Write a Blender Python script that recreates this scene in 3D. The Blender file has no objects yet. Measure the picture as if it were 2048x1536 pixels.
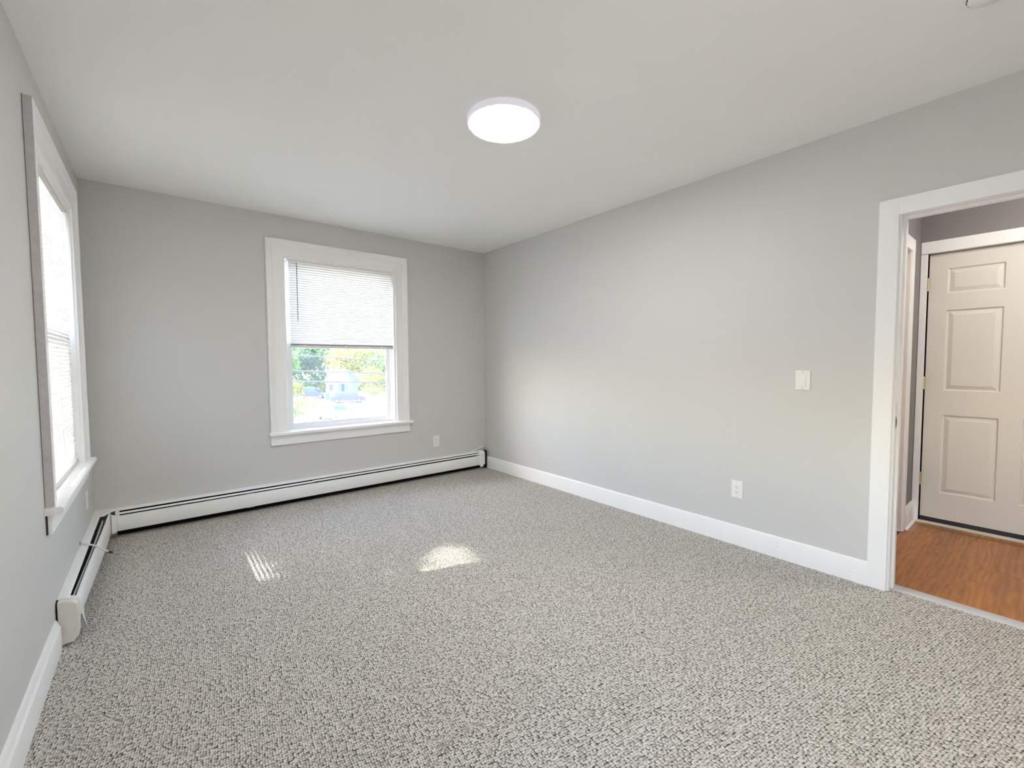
import bpy, bmesh, math, random
from mathutils import Vector, Matrix
random.seed(7)
S = bpy.context.scene
COL = S.collection

# ------------------------------------------------------------------ camera, world, sun, exposure
XL, XR, D, H = -0.374, 2.930, 4.126, 2.45          # left wall, right wall, back wall, ceiling height (metres)
YB = -0.75                                          # wall behind the camera
GZ = -4.1                                           # ground outside (room is upstairs)
CAMZ, F_PX = 1.2059, 875.06
yaw, pitch, roll = 0.6800, 0.0486, -0.0052
cy, sy, cp, sp = math.cos(yaw), math.sin(yaw), math.cos(pitch), math.sin(pitch)
Fv = Vector((sy*cp, cy*cp, -sp)); Rv = Vector((cy, -sy, 0)); Uv = Rv.cross(Fv)
R2 = Rv*math.cos(roll) + Uv*math.sin(roll); U2 = Uv*math.cos(roll) - Rv*math.sin(roll)
cam_d = bpy.data.cameras.new('camera'); cam = bpy.data.objects.new('camera', cam_d); COL.objects.link(cam)
cam_d.sensor_width = 36.0; cam_d.lens = F_PX/2048*36.0; cam_d.clip_start = 0.02; cam_d.clip_end = 500
m = Matrix.Identity(4)
for i in range(3):
    m[i][0], m[i][1], m[i][2] = R2[i], U2[i], -Fv[i]
m[2][3] = CAMZ
cam.matrix_world = m
S.camera = cam

SUN_DIR = Vector((1.0, -0.29, -0.88)).normalized()  # direction the light travels
SUN_STRENGTH, SKY_STRENGTH = 8.0, 0.88
LAMP_STRENGTH, HALL_FILL_STRENGTH = 29.0, 36.0
EXPOSURE = 1.50
w = bpy.data.worlds.new('world'); S.world = w; w.use_nodes = True
nt = w.node_tree; bg = nt.nodes['Background']
sky = nt.nodes.new('ShaderNodeTexSky'); sky.sky_type = 'NISHITA'; sky.sun_disc = False
sky.sun_elevation = math.asin(-SUN_DIR.z); sky.sun_rotation = math.atan2(-SUN_DIR.x, -SUN_DIR.y)
sky.air_density = 1.0; sky.dust_density = 1.8; sky.ozone_density = 1.0
nt.links.new(sky.outputs[0], bg.inputs[0]); bg.inputs[1].default_value = SKY_STRENGTH
sun_d = bpy.data.lights.new('sun', 'SUN'); sun_d.energy = SUN_STRENGTH; sun_d.angle = math.radians(0.53)
sun_d.color = (1.0, 0.95, 0.86)
sun = bpy.data.objects.new('sun', sun_d); COL.objects.link(sun)
sun.rotation_euler = SUN_DIR.to_track_quat('-Z', 'Y').to_euler(); sun.location = (-20, 10, 20)
vs = S.view_settings
S.display_settings.display_device = 'sRGB'
vs.view_transform = 'Standard'; vs.look = 'None'; vs.exposure = EXPOSURE; vs.gamma = 1.0; vs.use_curve_mapping = False
S.cycles.max_bounces = 14; S.cycles.diffuse_bounces = 8; S.cycles.transmission_bounces = 8
S.cycles.transparent_max_bounces = 24; S.cycles.glossy_bounces = 4
S.cycles.sample_clamp_indirect = 6.0; S.cycles.caustics_reflective = False; S.cycles.caustics_refractive = False
S.cycles.use_denoising = True

# ------------------------------------------------------------------ materials
def new_mat(name):
    mt = bpy.data.materials.new(name); mt.use_nodes = True
    return mt, mt.node_tree, mt.node_tree.nodes['Principled BSDF']
def mat(name, col, rough=0.5, metal=0.0, spec=0.5, bump=0.0, scale=200.0, vary=0.0, vscale=8.0):
    mt, t, b = new_mat(name)
    b.inputs['Base Color'].default_value = (*col, 1); b.inputs['Roughness'].default_value = rough
    b.inputs['Metallic'].default_value = metal; b.inputs['Specular IOR Level'].default_value = spec
    tc = t.nodes.new('ShaderNodeTexCoord')
    if vary:
        n = t.nodes.new('ShaderNodeTexNoise'); n.inputs['Scale'].default_value = vscale; n.inputs['Detail'].default_value = 4
        t.links.new(tc.outputs['Object'], n.inputs['Vector'])
        r = t.nodes.new('ShaderNodeMapRange'); r.inputs['To Min'].default_value = 1-vary; r.inputs['To Max'].default_value = 1+vary
        t.links.new(n.outputs['Fac'], r.inputs['Value'])
        mx = t.nodes.new('ShaderNodeVectorMath'); mx.operation = 'SCALE'; mx.inputs[0].default_value = col
        t.links.new(r.outputs[0], mx.inputs['Scale']); t.links.new(mx.outputs[0], b.inputs['Base Color'])
    if bump:
        n2 = t.nodes.new('ShaderNodeTexNoise'); n2.inputs['Scale'].default_value = scale; n2.inputs['Detail'].default_value = 2
        t.links.new(tc.outputs['Object'], n2.inputs['Vector'])
        bp = t.nodes.new('ShaderNodeBump'); bp.inputs['Strength'].default_value = bump; bp.inputs['Distance'].default_value = 0.002
        t.links.new(n2.outputs['Fac'], bp.inputs['Height']); t.links.new(bp.outputs[0], b.inputs['Normal'])
    return mt

M_WALL = mat('grey_wall_paint', (0.625, 0.620, 0.606), 0.50, spec=0.35, bump=0.12, scale=260, vary=0.012, vscale=3)
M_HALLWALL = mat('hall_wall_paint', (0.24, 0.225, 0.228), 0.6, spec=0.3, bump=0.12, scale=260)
M_CEIL = mat('ceiling_paint', (0.88, 0.878, 0.858), 0.8, spec=0.2, bump=0.08, scale=180, vary=0.008, vscale=2)
M_TRIM = mat('white_trim_paint', (0.89, 0.89, 0.885), 0.33, spec=0.45)
M_VINYL = mat('white_vinyl', (0.80, 0.80, 0.80), 0.35)
M_DOOR = mat('door_paint', (0.72, 0.685, 0.62), 0.42, bump=0.05, scale=120)
M_HEAT = mat('heater_enamel', (0.88, 0.885, 0.87), 0.38, bump=0.05, scale=40, vary=0.02, vscale=12)
M_HEATCAP = mat('heater_cap_enamel', (0.78, 0.75, 0.70), 0.5, bump=0.05, scale=60)
M_BLACK = mat('black_cavity_shade', (0.012, 0.012, 0.014), 0.8, spec=0.1)  # black put in for the deep shade inside the heater gaps
M_FIN = mat('heater_fin_metal', (0.30, 0.28, 0.30), 0.5, metal=0.6)
M_PLATE = mat('white_plate_plastic', (0.83, 0.83, 0.81), 0.3)
M_DARK = mat('dark_slot', (0.03, 0.03, 0.03), 0.6)
M_BRASS = mat('brass_hinge', (0.62, 0.52, 0.28), 0.35, metal=0.9)
M_STEEL = mat('steel', (0.45, 0.45, 0.45), 0.35, metal=1.0)
M_SWEEP = mat('black_rubber', (0.012, 0.012, 0.016), 0.5)
M_THRESH = mat('cream_threshold', (0.72, 0.66, 0.53), 0.5)
M_STRIP = mat('pale_vinyl_strip', (0.52, 0.53, 0.55), 0.35)
M_CABLE = mat('white_cable', (0.82, 0.81, 0.79), 0.45)
M_WAND = mat('smoky_wand', (0.22, 0.22, 0.23), 0.25)
M_RING = mat('lamp_ring_plastic', (0.80, 0.79, 0.83), 0.35)
M_RINGLIT = mat('edge_lit_ring_plastic', (0.80, 0.79, 0.83), 0.35)
M_RINGLIT.node_tree.nodes['Principled BSDF'].inputs['Emission Color'].default_value = (0.86, 0.84, 1.0, 1)
M_RINGLIT.node_tree.nodes['Principled BSDF'].inputs['Emission Strength'].default_value = 0.10
M_GREEN = mat('pale_green_lint', (0.36, 0.55, 0.44), 0.8)
M_JAMB2 = mat('hall_jamb_paint', (0.70, 0.645, 0.61), 0.45)

def translucent_mat(name, col, tcol, fac, rough=0.4):
    mt = bpy.data.materials.new(name); mt.use_nodes = True; t = mt.node_tree
    b = t.nodes['Principled BSDF']; out = t.nodes['Material Output']
    b.inputs['Base Color'].default_value = (*col, 1); b.inputs['Roughness'].default_value = rough
    tr = t.nodes.new('ShaderNodeBsdfTranslucent'); tr.inputs[0].default_value = (*tcol, 1)
    mx = t.nodes.new('ShaderNodeMixShader'); mx.inputs[0].default_value = fac
    t.links.new(b.outputs[0], mx.inputs[1]); t.links.new(tr.outputs[0], mx.inputs[2]); t.links.new(mx.outputs[0], out.inputs[0])
    return mt
M_SLAT = translucent_mat('blind_slat_plastic', (0.86, 0.855, 0.84), (0.93, 0.91, 0.87), 0.24)
M_RAIL = translucent_mat('blind_rail_plastic', (0.80, 0.78, 0.73), (0.9, 0.85, 0.75), 0.05)

def glass_mat():
    mt = bpy.data.materials.new('window_glass'); mt.use_nodes = True; t = mt.node_tree; t.nodes.clear()
    out = t.nodes.new('ShaderNodeOutputMaterial')
    tr = t.nodes.new('ShaderNodeBsdfTransparent'); tr.inputs[0].default_value = (0.96, 0.97, 0.97, 1)
    veil = t.nodes.new('ShaderNodeBsdfTranslucent'); veil.inputs[0].default_value = (0.95, 0.95, 1.0, 1)
    gl = t.nodes.new('ShaderNodeBsdfGlossy'); gl.inputs['Roughness'].default_value = 0.02
    m1 = t.nodes.new('ShaderNodeMixShader'); m1.inputs[0].default_value = 0.055  # haze put into the glass to wash out the view outside
    fr = t.nodes.new('ShaderNodeFresnel'); fr.inputs[0].default_value = 1.3
    m2 = t.nodes.new('ShaderNodeMixShader')
    t.links.new(tr.outputs[0], m1.inputs[1]); t.links.new(veil.outputs[0], m1.inputs[2])
    t.links.new(fr.outputs[0], m2.inputs[0]); t.links.new(m1.outputs[0], m2.inputs[1]); t.links.new(gl.outputs[0], m2.inputs[2])
    t.links.new(m2.outputs[0], out.inputs[0])
    return mt
M_GLASS = glass_mat()

def emit_mat(name, col, s):
    mt = bpy.data.materials.new(name); mt.use_nodes = True; t = mt.node_tree
    b = t.nodes['Principled BSDF']; b.inputs['Base Color'].default_value = (0.8, 0.8, 0.8, 1)
    b.inputs['Emission Color'].default_value = (*col, 1); b.inputs['Emission Strength'].default_value = s
    return mt
M_LAMP = emit_mat('lit_diffuser', (1.0, 0.985, 0.955), LAMP_STRENGTH)
M_HALLFILL = emit_mat('hall_fill_diffuser', (1.0, 0.93, 0.84), HALL_FILL_STRENGTH)  # glow of the lamp added in the hall

def carpet_mat():
    mt, t, b = new_mat('berber_carpet'); L = t.links.new; N = t.nodes.new
    b.inputs['Roughness'].default_value = 0.95; b.inputs['Specular IOR Level'].default_value = 0.1
    tc = N('ShaderNodeTexCoord')
    wob = N('ShaderNodeTexNoise'); wob.inputs['Scale'].default_value = 14; wob.inputs['Detail'].default_value = 2
    L(tc.outputs['Object'], wob.inputs['Vector'])
    off = N('ShaderNodeVectorMath'); off.operation = 'MULTIPLY_ADD'; off.inputs[1].default_value = (0.009, 0.009, 0)
    L(wob.outputs['Color'], off.inputs[0]); L(tc.outputs['Object'], off.inputs[2])
    mp = N('ShaderNodeMapping'); mp.inputs['Scale'].default_value = (1.0, 0.78, 1.0); mp.inputs['Rotation'].default_value = (0, 0, math.radians(8))
    L(off.outputs[0], mp.inputs['Vector'])
    v = N('ShaderNodeTexVoronoi'); v.voronoi_dimensions = '2D'; v.inputs['Scale'].default_value = 138; v.inputs['Randomness'].default_value = 0.50
    L(mp.outputs[0], v.inputs['Vector'])
    ve = N('ShaderNodeTexVoronoi'); ve.voronoi_dimensions = '2D'; ve.feature = 'DISTANCE_TO_EDGE'; ve.inputs['Scale'].default_value = 138; ve.inputs['Randomness'].default_value = 0.50
    L(mp.outputs[0], ve.inputs['Vector'])
    # yarn tone per loop, with darker flecks between the loops
    tone = N('ShaderNodeValToRGB'); e = tone.color_ramp.elements
    e[0].position = 0.0; e[0].color = (0.41, 0.382, 0.335, 1); e[1].position = 1.0; e[1].color = (0.72, 0.69, 0.63, 1)
    mid = tone.color_ramp.elements.new(0.35); mid.color = (0.59, 0.56, 0.505, 1)
    sep = N('ShaderNodeSeparateColor'); L(v.outputs['Color'], sep.inputs[0]); L(sep.outputs[0], tone.inputs[0])
    gap = N('ShaderNodeMapRange'); gap.inputs['From Min'].default_value = 0.34; gap.inputs['From Max'].default_value = 0.72
    gap.inputs['To Min'].default_value = 1.0; gap.inputs['To Max'].default_value = 0.07; gap.interpolation_type = 'SMOOTHSTEP'
    L(v.outputs['Distance'], gap.inputs['Value'])
    n3 = N('ShaderNodeTexNoise'); n3.inputs['Scale'].default_value = 60; n3.inputs['Detail'].default_value = 3; L(tc.outputs['Object'], n3.inputs['Vector'])
    r3 = N('ShaderNodeMapRange'); r3.inputs['From Min'].default_value = 0.3; r3.inputs['From Max'].default_value = 0.7; r3.inputs['To Min'].default_value = 0.86; r3.inputs['To Max'].default_value = 1.12
    L(n3.outputs['Fac'], r3.inputs['Value'])
    mul = N('ShaderNodeMath'); mul.operation = 'MULTIPLY'; L(gap.outputs[0], mul.inputs[0]); L(r3.outputs[0], mul.inputs[1])
    sc = N('ShaderNodeVectorMath'); sc.operation = 'SCALE'; L(tone.outputs[0], sc.inputs[0]); L(mul.outputs[0], sc.inputs['Scale'])
    L(sc.outputs[0], b.inputs['Base Color'])
    hgt = N('ShaderNodeMath'); hgt.operation = 'SQRT'; L(ve.outputs['Distance'], hgt.inputs[0])
    bp = N('ShaderNodeBump'); bp.inputs['Strength'].default_value = 0.6; bp.inputs['Distance'].default_value = 0.004
    L(hgt.outputs[0], bp.inputs['Height']); L(bp.outputs[0], b.inputs['Normal'])
    return mt
M_CARPET = carpet_mat()

def wood_mat():
    mt, t, b = new_mat('oak_floor'); L = t.links.new; N = t.nodes.new
    b.inputs['Roughness'].default_value = 0.30
    tc = N('ShaderNodeTexCoord'); oi = N('ShaderNodeObjectInfo')
    add = N('ShaderNodeVectorMath'); add.operation = 'ADD'; L(tc.outputs['Object'], add.inputs[0])
    rs = N('ShaderNodeVectorMath'); rs.operation = 'SCALE'; rs.inputs[0].default_value = (13.0, 7.0, 3.0); L(oi.outputs['Random'], rs.inputs['Scale'])
    L(rs.outputs[0], add.inputs[1])
    mp = N('ShaderNodeMapping'); mp.inputs['Scale'].default_value = (1.6, 9, 1); L(add.outputs[0], mp.inputs['Vector'])
    n = N('ShaderNodeTexNoise'); n.inputs['Scale'].default_value = 2.2; n.inputs['Detail'].default_value = 6; n.inputs['Distortion'].default_value = 1.4; L(mp.outputs[0], n.inputs['Vector'])
    wv = N('ShaderNodeTexWave'); wv.wave_type = 'RINGS'; wv.inputs['Scale'].default_value = 1.1; wv.inputs['Distortion'].default_value = 11; wv.inputs['Detail'].default_value = 3
    mp2 = N('ShaderNodeMapping'); mp2.inputs['Scale'].default_value = (1.3, 9, 1); L(add.outputs[0], mp2.inputs['Vector']); L(mp2.outputs[0], wv.inputs['Vector'])
    mx = N('ShaderNodeMath'); mx.operation = 'MULTIPLY_ADD'; mx.inputs[1].default_value = 0.22; L(wv.outputs['Fac'], mx.inputs[0]); L(n.outputs['Fac'], mx.inputs[2])
    rp = N('ShaderNodeValToRGB'); e = rp.color_ramp.elements
    e[0].position = 0.30; e[0].color = (0.24, 0.082, 0.013, 1); e[1].position = 0.95; e[1].color = (0.52, 0.215, 0.045, 1)
    md = rp.color_ramp.elements.new(0.62); md.color = (0.40, 0.148, 0.027, 1)
    L(mx.outputs[0], rp.inputs[0])
    hv = N('ShaderNodeHueSaturation'); r = N('ShaderNodeMapRange'); r.inputs['To Min'].default_value = 0.93; r.inputs['To Max'].default_value = 1.07
    L(oi.outputs['Random'], r.inputs['Value']); L(r.outputs[0], hv.inputs['Value']); L(rp.outputs[0], hv.inputs['Color'])
    # worn dark streak across the boards in front of the entry threshold
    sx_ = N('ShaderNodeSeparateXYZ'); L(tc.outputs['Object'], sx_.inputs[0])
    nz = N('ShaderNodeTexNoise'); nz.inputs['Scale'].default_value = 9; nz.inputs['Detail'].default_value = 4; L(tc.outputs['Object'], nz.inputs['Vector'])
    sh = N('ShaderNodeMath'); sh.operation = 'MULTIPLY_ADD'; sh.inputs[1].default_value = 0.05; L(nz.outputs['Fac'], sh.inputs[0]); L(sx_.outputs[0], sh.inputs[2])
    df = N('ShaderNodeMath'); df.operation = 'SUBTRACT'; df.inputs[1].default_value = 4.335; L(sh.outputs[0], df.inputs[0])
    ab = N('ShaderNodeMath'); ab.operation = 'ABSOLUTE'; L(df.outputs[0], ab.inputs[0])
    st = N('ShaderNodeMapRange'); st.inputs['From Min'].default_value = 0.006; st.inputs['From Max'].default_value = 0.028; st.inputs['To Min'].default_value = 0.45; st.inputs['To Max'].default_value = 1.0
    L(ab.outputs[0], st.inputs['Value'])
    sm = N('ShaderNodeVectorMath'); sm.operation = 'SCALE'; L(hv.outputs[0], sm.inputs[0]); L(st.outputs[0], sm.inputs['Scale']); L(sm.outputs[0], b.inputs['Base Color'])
    return mt
M_WOOD = wood_mat()

# ------------------------------------------------------------------ mesh helpers
class MB:
    """collects boxes, tubes and prisms, then links them as one mesh object"""
    def __init__(s, xf=None): s.bm = bmesh.new(); s.xf = xf or (lambda a, b, c: (a, b, c))
    def v(s, p): return s.bm.verts.new(s.xf(*p))
    def face(s, vs):
        try: return s.bm.faces.new(vs)
        except ValueError: return None
    def box(s, a, b):
        (x0, y0, z0), (x1, y1, z1) = a, b
        c = [s.v(p) for p in ((x0,y0,z0),(x1,y0,z0),(x1,y1,z0),(x0,y1,z0),(x0,y0,z1),(x1,y0,z1),(x1,y1,z1),(x0,y1,z1))]
        for f in ((0,3,2,1),(4,5,6,7),(0,1,5,4),(1,2,6,5),(2,3,7,6),(3,0,4,7)): s.face([c[i] for i in f])
        return s
    def loft(s, rings, cap=True, close=True):
        R = [[s.v(p) for p in r] for r in rings]; n = len(R[0])
        for i in range(len(R)-1):
            for j in range(n if close else n-1):
                s.face([R[i][j], R[i][(j+1) % n], R[i+1][(j+1) % n], R[i+1][j]])
        if cap and close: s.face(R[0][::-1]); s.face(R[-1])
        return s
    def tube(s, pts, r, n=8, cap=True):
        pts = [Vector(p) for p in pts]; rings = []
        rr = r if isinstance(r, (list, tuple)) else [r]*len(pts)
        up = None
        for i, p in enumerate(pts):
            t = (pts[min(i+1, len(pts)-1)] - pts[max(i-1, 0)])
            if t.length < 1e-9: t = Vector((0, 0, 1))
            t.normalize()
            if up is None: up = t.orthogonal().normalized()
            up = (up - t*up.dot(t)); up = up.normalized() if up.length > 1e-6 else t.orthogonal().normalized()
            w_ = t.cross(up)
            rings.append([p + (up*math.cos(a)+w_*math.sin(a))*rr[i] for a in [2*math.pi*k/n for k in range(n)]])
        return s.loft(rings, cap)
    def lathe(s, c, prof, n=48, axis=2):
        rings = []
        for r, h in prof:
            ring = []
            for k in range(n):
                a = 2*math.pi*k/n; p = [r*math.cos(a), r*math.sin(a)]
                q = (p[0], p[1], h) if axis == 2 else ((h, p[0], p[1]) if axis == 0 else (p[0], h, p[1]))
                ring.append((c[0]+q[0], c[1]+q[1], c[2]+q[2]))
            rings.append(ring)
        return s.loft(rings)
    def done(s, name, material, parent=None, smooth=False, bevel=0, loc=None):
        bmesh.ops.remove_doubles(s.bm, verts=s.bm.verts, dist=1e-6)
        bmesh.ops.recalc_face_normals(s.bm, faces=s.bm.faces)
        me = bpy.data.meshes.new(name)
        if loc is not None: bmesh.ops.translate(s.bm, verts=s.bm.verts, vec=-Vector(loc))
        s.bm.to_mesh(me); s.bm.free()
        return link(name, me, material, parent, smooth, bevel, loc)
def link(name, me, material, parent=None, smooth=False, bevel=0, loc=None):
    if material and not me.materials: me.materials.append(material)
    o = bpy.data.objects.new(name, me); COL.objects.link(o)
    if loc is not None: o.location = loc
    if parent: attach(o, parent)
    if smooth:
        for p in me.polygons: p.use_smooth = True
        try: me.set_sharp_from_angle(angle=math.radians(40))
        except Exception: pass
    if bevel:
        md = o.modifiers.new('bevel', 'BEVEL'); md.width = bevel; md.segments = 2; md.limit_method = 'ANGLE'
    return o
def world_loc(o):
    return Vector(o.location) + (world_loc(o.parent) if o.parent else Vector())
def attach(o, parent):
    loc = Vector(o.location) - world_loc(parent)
    o.parent = parent; o.location = loc
def tag(o, label=None, cat=None, group=None, kind=None):
    if label: o['label'] = label
    if cat: o['category'] = cat
    if group: o['group'] = group
    if kind: o['kind'] = kind
    return o
def empty(name, loc, label=None, cat=None, group=None, kind=None):
    o = bpy.data.objects.new(name, None); COL.objects.link(o); o.location = loc; o.empty_display_size = 0.05
    return tag(o, label, cat, group, kind)
def box(a, b, xf=None): return MB(xf).box(a, b)
LEFT = lambda u, d, z: (XL+d, u, z)       # u along the wall, d out of the wall into the room
BACK = lambda u, d, z: (u, D-d, z)
RIGHT = lambda u, d, z: (XR-d, u, z)
HALLR = lambda u, d, z: (4.40-d, u, z)    # hall wall with the entry door

# ------------------------------------------------------------------ room shell
WT = 0.18
# window openings (u0, u1, z0, z1)
BW = dict(u0=0.719, u1=1.974, zt=2.250, i0=0.849, i1=1.841, it=2.112, sill=0.628)
LW = dict(u0=2.540, u1=3.755, zt=2.254, i0=2.670, i1=3.627, it=2.114, sill=0.628)
def wall_with_hole(name, xf, ua, ub, h0, h1, z0, z1, material, label, thick=WT, top=H):
    b = MB(xf)
    b.box((ua, -thick, 0), (h0, 0, top)); b.box((h1, -thick, 0), (ub, 0, top))
    if z0 > 0: b.box((h0, -thick, 0), (h1, 0, z0))
    b.box((h0, -thick, z1), (h1, 0, top))
    return tag(b.done(name, material), label, kind='structure')
wall_back = wall_with_hole('wall_back', BACK, XL-WT, XR+0.1, BW['i0'], BW['i1'], BW['sill']-0.02, BW['it'], M_WALL, 'plain grey painted wall holding the half-raised blind window')
NW = dict(u0=-0.700, u1=0.515, zt=2.254, i0=-0.570, i1=0.387, it=2.114, sill=0.628)   # added unseen window beside the viewpoint for fill daylight
wall_left = wall_with_hole('wall_left', LEFT, 1.5, D, LW['i0'], LW['i1'], LW['sill']-0.02, LW['it'], M_WALL, 'grey painted wall on the left holding the tall window with lowered blind')
wall_with_hole('wall_left_near', LEFT, YB, 1.5, NW['i0'], NW['i1'], NW['sill']-0.02, NW['it'], M_WALL, 'near part of the grey left wall beside the viewpoint')
OY0, OY1, OZ = -0.330, 0.505, 1.940        # doorway opening in the right wall
wall_right = wall_with_hole('wall_right', RIGHT, YB, D, OY0, OY1, 0, OZ, M_WALL, 'long grey painted wall with light switch and open doorway', thick=0.10)
tag(box((XL-WT, YB-0.1, 0), (XR+0.1, YB, H)).done('wall_front', M_WALL), 'grey painted wall behind the viewpoint', kind='structure')
tag(box((XL-WT, YB-WT, H), (XR+0.1, D+WT, H+0.1)).done('ceiling', M_CEIL), 'flat off-white painted ceiling', kind='structure')
floor = tag(box((XL-WT, YB-WT, -0.1), (2.985, D+WT, 0)).done('floor', M_CARPET), 'grey beige looped carpet covering the room', kind='structure')
MB(BACK).lathe((0.553, 0.0, 0.318), [(0.020, -0.001), (0.019, 0.0008), (0.012, 0.0022), (0.003, 0.003)], 20, axis=1).done('wall_patch', M_WALL, wall_back, smooth=True)

# hall beyond the doorway
HY = 0.64                                  # hall wall with the side door
HF = empty('hall_floor', (3.7, 0, 0), 'reddish brown oak strip floor in the hall', kind='structure')
HF.name = 'floor_hall'
pl_me = None; random.seed(3); yy = HY
while yy > -0.95:
    x = 3.03 - random.random()*0.5
    while x < 4.45:
        ln = random.choice((0.45, 0.6, 0.8, 1.0))
        x0, x1 = max(x, 2.975), min(x+ln, 4.40)
        if x1-x0 > 0.03:
            o = box((x0+0.0002, yy-0.0569, -0.02), (x1-0.0002, yy-0.0001, 0.0)).done('plank', M_WOOD, HF, bevel=0.0003)
        x += ln
    yy -= 0.057
tag(box((2.985, YB-0.3, -0.1), (4.55, HY+0.1, -0.02)).done('floor_hall_base', M_DARK), 'dark subfloor under the hall planks', kind='structure')
b = MB(); b.box((3.03, HY, 0), (3.22, HY+0.1, H)); b.box((4.03, HY, 0), (4.50, HY+0.1, H)); b.box((3.22, HY, 1.95), (4.03, HY+0.1, H))
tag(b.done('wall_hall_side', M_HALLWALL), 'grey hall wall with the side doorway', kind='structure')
b = MB(); b.box((4.40, 0.60, 0), (4.50, HY, H)); b.box((4.40, -1.05, 0), (4.50, -0.27, H)); b.box((4.40, -0.27, 1.985), (4.50, 0.60, H))
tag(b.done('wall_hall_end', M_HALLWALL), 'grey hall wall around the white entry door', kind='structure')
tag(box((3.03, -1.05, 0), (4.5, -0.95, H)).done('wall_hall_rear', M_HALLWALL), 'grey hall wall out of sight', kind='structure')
tag(box((3.03, -1.05, H), (4.5, HY+0.1, H+0.1)).done('ceiling_hall', M_CEIL), 'white hall ceiling', kind='structure')

# ------------------------------------------------------------------ windows
CAS = [(0, 0), (0, 0.027), (0.004, 0.030), (0.016, 0.030), (0.021, 0.026), (0.024, 0.021), (0.034, 0.0205), (0.040, 0.0165), (0.046, 0.0185),
       (0.052, 0.0150), (0.060, 0.0165), (0.100, 0.0165), (0.108, 0.0190), (0.122, 0.0190), (0.128, 0.0165), (0.130, 0.012), (0.130, 0)]
def window(name, xf, W, label, blind, depth=0.030):
    root = empty(name, xf((W['u0']+W['u1'])/2, 0, W['sill']), label, kind='structure')
    u0, u1, zt, zb = W['u0'], W['u1'], W['zt'], W['sill']
    hs = (zt-W['it'])/0.13
    b = MB(xf); b.loft([[(u0+w_, d, zb) for w_, d in CAS], [(u0+w_, d, zt-w_*hs) for w_, d in CAS]]); b.done('side_casing', M_TRIM, root, smooth=True)
    b = MB(xf); b.loft([[(u1-w_, d, zb) for w_, d in CAS], [(u1-w_, d, zt-w_*hs) for w_, d in CAS]]); b.done('side_casing', M_TRIM, root, smooth=True)
    b = MB(xf); b.loft([[(u0+w_, d, zt-w_*hs) for w_, d in CAS], [(u1-w_, d, zt-w_*hs) for w_, d in CAS]]); b.done('head_casing', M_TRIM, root, smooth=True)
    # stool (inner sill) with a rounded nose, apron under it
    sp_ = [(-0.10, zb-0.030), (0.046, zb-0.030), (0.053, zb-0.026), (0.056, zb-0.015), (0.053, zb-0.004), (0.046, zb), (-0.10, zb)]
    sL, sR = u0-0.012, u1+0.030
    b = MB(xf); b.loft([[(W['i0'], d, z) for d, z in sp_], [(W['i1'], d, z) for d, z in sp_]])
    pr = [(0.0, zb-0.030)] + sp_[1:6] + [(0.0, zb)]
    b.loft([[(sL, d, z) for d, z in pr], [(W['i0'], d, z) for d, z in pr]]); b.loft([[(W['i1'], d, z) for d, z in pr], [(sR, d, z) for d, z in pr]])
    b.done('stool', M_TRIM, root, smooth=True)
    box((u0, 0, zb-0.112), (u1+0.008, 0.018, zb-0.0305), xf).done('apron', M_TRIM, root, bevel=0.002)
    # jamb liner
    i0, i1, it = W['i0'], W['i1'], W['it']
    b = MB(xf); b.box((i0, -WT, zb), (i0+0.012, 0.004, it)); b.box((i1-0.012, -WT, zb), (i1, 0.004, it)); b.box((i0+0.012, -WT, it-0.012), (i1-0.012, 0.004, it))
    b.box((i0+0.012, -WT, zb-0.004), (i1-0.012, -0.06, zb+0.006))
    # stops beside the sash tracks
    b.box((i0+0.012, -0.062, zb+0.006), (i0+0.024, -0.048, it-0.012)); b.box((i1-0.024, -0.062, zb+0.006), (i1-0.012, -0.048, it-0.012))
    b.done('jamb', M_TRIM, root)
    zm = (zb+it)/2
    for nm, d0, z0, z1, bot in (('lower_sash', -0.094, zb+0.006, zm+0.02, 0.040), ('upper_sash', -0.128, zm-0.02, it-0.012, 0.036)):
        a0, a1 = i0+0.024 if nm == 'lower_sash' else i0+0.014, i1-0.024 if nm == 'lower_sash' else i1-0.014
        b = MB(xf); st = 0.036
        b.box((a0, d0, z0), (a0+st, d0+0.03, z1)); b.box((a1-st, d0, z0), (a1, d0+0.03, z1))
        b.box((a0+st, d0, z0), (a1-st, d0+0.03, z0+bot)); b.box((a0+st, d0, z1-0.036), (a1-st, d0+0.03, z1))
        # glazing bead
        for (p, q) in (((a0+st, z0+bot), (a0+st+0.008, z1-0.036)), ((a1-st-0.008, z0+bot), (a1-st, z1-0.036)),
                       ((a0+st+0.008, z0+bot), (a1-st-0.008, z0+bot+0.008)), ((a0+st+0.008, z1-0.044), (a1-st-0.008, z1-0.036))):
            b.box((p[0], d0+0.006, p[1]), (q[0], d0+0.022, q[1]))
        sash = b.done(nm, M_VINYL, root)
        g = MB(xf); g.face([g.v(p) for p in ((a0+st, d0+0.014, z0+bot), (a1-st, d0+0.014, z0+bot), (a1-st, d0+0.014, z1-0.036), (a0+st, d0+0.014, z1-0.036))])
        g.done('glass_pane', M_GLASS, sash)
        if nm == 'lower_sash':
            k = MB(xf); um = (a0+a1)/2; k.box((um-0.03, d0+0.03, z1-0.012), (um+0.03, d0+0.045, z1-0.002)); k.done('sash_lock', M_VINYL, sash, bevel=0.002)
    return root
win1 = window('window_1', BACK, BW, 'white cased double-hung window in the back wall with half-raised blind', None)
win2 = window('window_2', LEFT, LW, 'white cased window in the left wall behind a fully lowered blind', None)

win_fill = window('window_fill', LEFT, NW, 'white cased window added out of view in the near left wall for fill daylight', None)

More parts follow.
